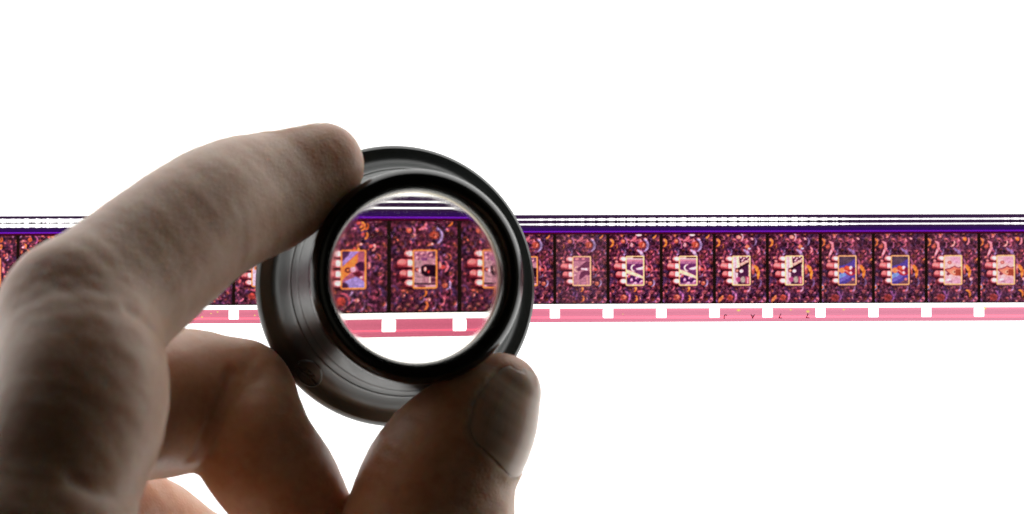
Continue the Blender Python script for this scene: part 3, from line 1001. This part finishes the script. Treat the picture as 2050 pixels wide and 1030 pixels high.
SW_I = Sweep(I_TIP, I_PAD, I_DIP, I_MID, I_MI2, I_PIP)
SW_IP = Sweep(I_PIP, I_PR1, I_PR2, I_MCP)
SW_MA = Sweep(M_MCP, M_A0, M_A1, M_PIP)
SW_MB = Sweep(M_PIP, M_B1, M_B2, M_B3)
SW_RA, SW_RB = Sweep(R_MCP, R_A, R_PIP), Sweep(R_PIP, R_B, R_C)
SW_KA, SW_KB = Sweep(K_MCP, K_A, K_PIP), Sweep(K_PIP, K_B)
SW_T = Sweep(T_TIP, T_N1, T_N2, T_IP, T_P1, T_MCP)


def groups(p):
    idx = smin(SW_I(p), SW_IP(p), 2.2)
    mid = smin(SW_MA(p), SW_MB(p), .9)
    rg_ = smin(SW_RA(p), SW_RB(p), 1)
    pk_ = smin(SW_KA(p), SW_KB(p), 1)
    th = smin(SW_T(p), cone(p, T_MCP, T_CMC), 8)
    palm = cone(p, I_MCP, WR1)
    for j in (M_MCP, R_MCP, K_MCP):
        palm = smin(palm, cone(p, j, WR2), 10)
    palm = smin(palm, smin(cone(p, I_MCP, M_MCP), cone(p, M_MCP, R_MCP), 8), 8)
    palm = smin(palm, cone(p, R_MCP, K_MCP), 8)
    palm = smin(palm, cone(p, WR1, FA), 10)
    d = smin(palm, th, 10)
    d = smin(d, idx, 3.5)
    d = smin(d, mid, .8)
    d = smin(d, rg_, .8)
    d = smin(d, pk_, .8)
    return d


def pl_dist(p, pts):
    best = np.full(len(p), 1e9, f32)
    for a, b in zip(pts[:-1], pts[1:]):
        a, b = a.astype(f32), b.astype(f32)
        ab = b - a
        t = np.clip(((p - a) @ ab) / (ab @ ab + 1e-9), 0, 1)
        q = p - a - t[:, None] * ab
        best = np.minimum(best, np.sqrt((q * q).sum(1)))
    return best


def wob(p):
    x, y, z = p.T
    return .32 * (.16 * np.sin(.52 * x + .31 * y + 1.0) * np.sin(.47 * y - .29 * z + 2) + .10 * np.sin(.9 * x - .7 * z + .5) * np.sin(.83 * y + .6 * x)
            + .05 * np.sin(1.7 * x + .9 * y) * np.sin(1.5 * z - 1.1 * y + .7))


def sdf(p, detail=True):
    p = np.asarray(p, f32)
    d = groups(p)
    if detail:
        d = d + wob(p).astype(f32)
        for pts, dep, wd in CREASES:
            lo, hi = pts.min(0) - 3 * wd, pts.max(0) + 3 * wd
            m = ((p > lo) & (p < hi)).all(1)
            if m.any():
                q = pl_dist(p[m], pts)
                d[m] += (dep * np.exp(-(q / wd) ** 2)).astype(f32)
        for nl in NAILS:
            d = d + nl(p)
    return d


def cast(px, py):
    o = cam_pos.copy()
    d = ray(px, py)
    t = (cam_pos[2] - 125) / -d[2]
    for _ in range(90):
        s = float(groups((o + d * t)[None].astype(f32))[0])
        if s < .01:
            break
        t += s * .8
        if t > D * 1.02:
            return None
    return o + d * t


def crease(pix, depth, width):
    pts = [cast(*q) for q in pix]
    pts = np.array([q for q in pts if q is not None])
    if len(pts) > 1:
        CREASES.append((pts, depth, width))


crease([(478, 415), (486, 440), (489, 465), (489, 500), (481, 528)], .14, .9)
crease([(488, 425), (497, 465), (498, 505)], -.12, 1.6)
crease([(330, 690), (318, 668), (290, 640), (262, 622)], .5, 1.0)
crease([(270, 985), (240, 992), (200, 985), (150, 965)], .45, 1.1)
crease([(390, 915), (404, 885), (424, 845), (445, 800), (464, 745)], .9, .8)
for q in (0, 1, 2, 3, 4):
    crease([(60 + 30 * q, 556 - 24 * q), (100 + 27 * q, 565 - 22 * q), (150 + 24 * q, 598 - 20 * q)], .06, .5)
crease([(520, 705), (500, 725), (488, 750)], .16, .6)
crease([(545, 728), (525, 742), (512, 765)], .14, .6)
crease([(640, 886), (610, 893), (585, 905)], .16, .7)
for q in (.0, .16, .33, .5, .66, .83, 1.0):
    crease([(715 + 110 * q, 975 - 145 * q), (742 + 105 * q, 985 - 140 * q), (765 + 100 * q, 1000 - 140 * q)], .2, .5)
crease([(930, 985), (965, 1000), (1005, 1022)], .2, .7)
crease([(880, 1000), (925, 1012), (985, 1035)], .2, .8)

# thumb nail: angle round the thumb's axis and run along it
tA, tB = T_N2[0], T_TIP[0]
tax = (tB - tA) / np.linalg.norm(tB - tA)
view = -ray(950, 850)
tv = view - tax * (view @ tax); tv /= np.linalg.norm(tv)           # towards the camera
ts = np.cross(tax, tv)
ts = ts if ts @ cR > 0 else -ts                                    # towards the right
TLEN = np.linalg.norm(tB - tA)


class Nail:
    """a plate bent round a finger: am is its middle angle, rows are (run along the axis, half angle)"""

    def __init__(self, A, ax_, v0, s0, am, rows, carve):
        self.A, self.ax, self.v, self.s, self.am, self.carve = A, ax_, v0, s0, am, carve
        self.grow = .07
        self.rows = np.array(sorted(rows))

    def local(self, p):
        q = p - self.A.astype(f32)
        l = q @ self.ax.astype(f32)
        return np.arctan2(q @ self.s.astype(f32), q @ self.v.astype(f32)), l, np.linalg.norm(q - l[:, None] * self.ax.astype(f32), axis=1)

    def half(self, l):
        return np.interp(l, self.rows[:, 0], self.rows[:, 1], left=0, right=0)

    def __call__(self, p):
        a, l, r = self.local(p)
        e = (self.half(l) - np.abs(np.angle(np.exp(1j * (a - self.am))))) * 7.5
        e = np.minimum(e, np.minimum(l - self.rows[0, 0], self.rows[-1, 0] - .7 - l) * 1.3)
        fold = .20 * np.exp(-((e + .75) / .55) ** 2) * np.clip((self.rows[-1, 0] - 1.5 - l) / 2.0, 0, 1)
        return ((self.carve * np.clip(e / .5 + .5, 0, 1) - fold) * (r < 14)).astype(f32)

    def build(self, n_a=49, n_l=61):
        l0, l1 = self.rows[0, 0], self.rows[-1, 0]
        U, Wd = np.meshgrid(np.linspace(-1, 1, n_a), (1 - np.cos(np.linspace(0, math.pi, n_l))) * .5)
        l = (l0 - .45 + (l1 - l0 + .95) * Wd).ravel()
        a = self.am + (np.maximum(self.half(np.clip(l, l0 + .02, l1 - .02)), .004) * 1.0 + self.grow) * U.ravel()
        dirs = np.cos(a)[:, None] * self.v + np.sin(a)[:, None] * self.s
        base = self.A + l[:, None] * self.ax
        r = np.full(len(a), 2.0)
        for _ in range(60):
            r -= groups((base + dirs * r[:, None]).astype(f32)) * .7
        e = 1 - np.abs(U).ravel()
        lift = -.40 + .34 * np.clip(e * 3.0, 0, 1) ** .7 - .2 * np.clip(1 - Wd.ravel() / .06, 0, 1)
        front = np.clip((Wd.ravel() - .8) / .2, 0, 1)
        top = base + dirs * (r + lift + .16 * front)[:, None]
        bot = base + dirs * (r + lift - .6)[:, None]
        i = np.arange(n_a * n_l).reshape(n_l, n_a)
        q = np.stack([i[:-1, :-1], i[:-1, 1:], i[1:, 1:], i[1:, :-1]], -1).reshape(-1, 4)
        o = n_a * n_l
        ring_ = np.concatenate([i[0, :], i[1:, -1], i[-1, -2::-1], i[-2:0:-1, 0]])
        nx = np.roll(ring_, -1)
        side = np.stack([ring_, ring_ + o, nx + o, nx], -1)
        return np.concatenate([top, bot]), np.concatenate([q, q[:, ::-1] + o, side]), np.stack([U.ravel(), Wd.ravel()], 1)


AM = math.radians(60)
tn = Nail(tA, tax, tv, ts, AM, [(0, 1), (1, 1)], .5)
rows = []
for q in [(1021, 732), (1008, 737), (998, 743), (984, 756), (973, 769), (956, 789), (946, 814), (939, 848), (940, 867), (945, 881), (956, 893), (973, 906), (990, 922), (1004, 936)]:
    c = cast(*q)
    a, l, r = tn.local(c[None].astype(f32))
    rows.append((float(l[0]), max(AM - float(a[0]), .05)))
rows.sort()
rows = [(rows[0][0] - .5, .0)] + rows + [(rows[-1][0] + .25, rows[-1][1] * .6)]

tn.rows = np.array(rows)
iA, iB = I_PAD[0], I_TIP[0]
iax = (iB - iA) / np.linalg.norm(iB - iA)
iv = np.array([0, .75, -.66]); iv = iv - iax * (iv @ iax); iv /= np.linalg.norm(iv)
is_ = np.cross(iax, iv)
IL = np.linalg.norm(iB - iA) + 3.4
inl = Nail(iA, iax, iv, is_, 0.0, [(0, .1), (.5, .5), (1.2, .8), (2.5, .95), (IL - 2.5, 1.0), (IL - 1, .85), (IL, .5)], .45)
nails = [tn, inl]
nail_geo = [n.build() for n in nails]
NAILS.extend(nails)

# sample the surface in a narrow band, then draw it with surface nets
VOX = 0.55
lo = np.array([-112.0, -172.0, 2.0])
hi = np.array([8.0, 24.0, 122.0])
BL = 4
nb3 = np.ceil((hi - lo) / (VOX * BL)).astype(int)
dim = nb3 * BL + 1
gc = np.stack(np.meshgrid(*[lo[i] + (np.arange(nb3[i]) + .5) * BL * VOX for i in range(3)], indexing='ij'), -1).reshape(-1, 3)
dc = np.concatenate([groups(c.astype(f32)) for c in np.array_split(gc, max(1, len(gc) // 200000))])
act = np.abs(dc) < BL * VOX * .87 + 2.2
vol = np.repeat(np.repeat(np.repeat(np.where(dc > 0, 5, -5).astype(f32).reshape(nb3), BL, 0), BL, 1), BL, 2)
vol = np.pad(vol, ((0, 1),) * 3, 'edge')
bi = np.stack(np.unravel_index(np.nonzero(act)[0], nb3), 1)
off = np.stack(np.meshgrid(*[np.arange(BL + 1)] * 3, indexing='ij'), -1).reshape(-1, 3)
need = np.zeros(dim, bool)
for c in off:
    q = bi * BL + c
    need[q[:, 0], q[:, 1], q[:, 2]] = True
ii = np.argwhere(need)
pp = (lo + ii * VOX).astype(f32)
vol[need] = np.concatenate([sdf(c) for c in np.array_split(pp, max(1, len(pp) // 150000))])


def surface_nets(v):
    ins = v < 0
    cnt = np.zeros(tuple(np.array(v.shape) - 1), np.int8)
    for a in (0, 1):
        for b in (0, 1):
            for c in (0, 1):
                cnt += ins[a:a + cnt.shape[0], b:b + cnt.shape[1], c:c + cnt.shape[2]]
    cell = np.argwhere((cnt > 0) & (cnt < 8))
    ids = np.full(cnt.shape, -1, np.int32)
    ids[tuple(cell.T)] = np.arange(len(cell))
    acc = np.zeros((len(cell), 3)); num = np.zeros(len(cell))
    cor = [np.array(c) for c in ((0, 0, 0), (1, 0, 0), (0, 1, 0), (1, 1, 0), (0, 0, 1), (1, 0, 1), (0, 1, 1), (1, 1, 1))]
    val = [v[tuple((cell + c).T)].astype(float) for c in cor]
    for i in range(8):
        for ax_ in range(3):
            j = i | (1 << ax_)
            if j == i:
                continue
            m = (val[i] < 0) != (val[j] < 0)
            t = val[i][m] / (val[i][m] - val[j][m])
            acc[m] += cor[i] + t[:, None] * (cor[j] - cor[i])
            num[m] += 1
    pos = cell + acc / num[:, None]
    quads = []
    for ax_ in range(3):
        u, w = (ax_ + 1) % 3, (ax_ + 2) % 3
        sl0 = [slice(None)] * 3; sl1 = [slice(None)] * 3
        sl0[ax_] = slice(0, -1); sl1[ax_] = slice(1, None)
        ch = ins[tuple(sl0)] != ins[tuple(sl1)]
        e = np.argwhere(ch)
        e = e[(e[:, u] > 0) & (e[:, w] > 0) & (e[:, u] < v.shape[u] - 1) & (e[:, w] < v.shape[w] - 1)]
        du, dw = np.eye(3, dtype=int)[u], np.eye(3, dtype=int)[w]
        a, b, c, d = (ids[tuple((e - s).T)] for s in (du + dw, dw, 0 * du, du))
        q = np.stack([a, b, c, d], 1)
        flip = ~ins[tuple(e.T)]
        q[flip] = q[flip][:, ::-1]
        quads.append(q[(q >= 0).all(1)])
    return pos, np.concatenate(quads)


hv, hf = surface_nets(vol)
hv = lo + hv * VOX
hand = obj('hand', mesh('hand', hv, hf.astype(np.int32), [M_SKIN], smooth=True))
hand['label'] = 'bare left hand pinching the black loupe between index finger and thumb'
hand['category'] = 'hand'
for nm, (V, F, UV) in zip(('thumbnail', 'fingernail'), nail_geo):
    me = mesh(nm, V, F.astype(np.int32), [M_NAIL], smooth=True)
    uv = me.uv_layers.new(name='UVMap')
    li = np.zeros(len(me.loops), np.int32)
    me.loops.foreach_get('vertex_index', li)
    uv.data.foreach_set('uv', np.concatenate([UV, UV])[li].astype(np.float32).ravel())
    obj(nm, me, hand)
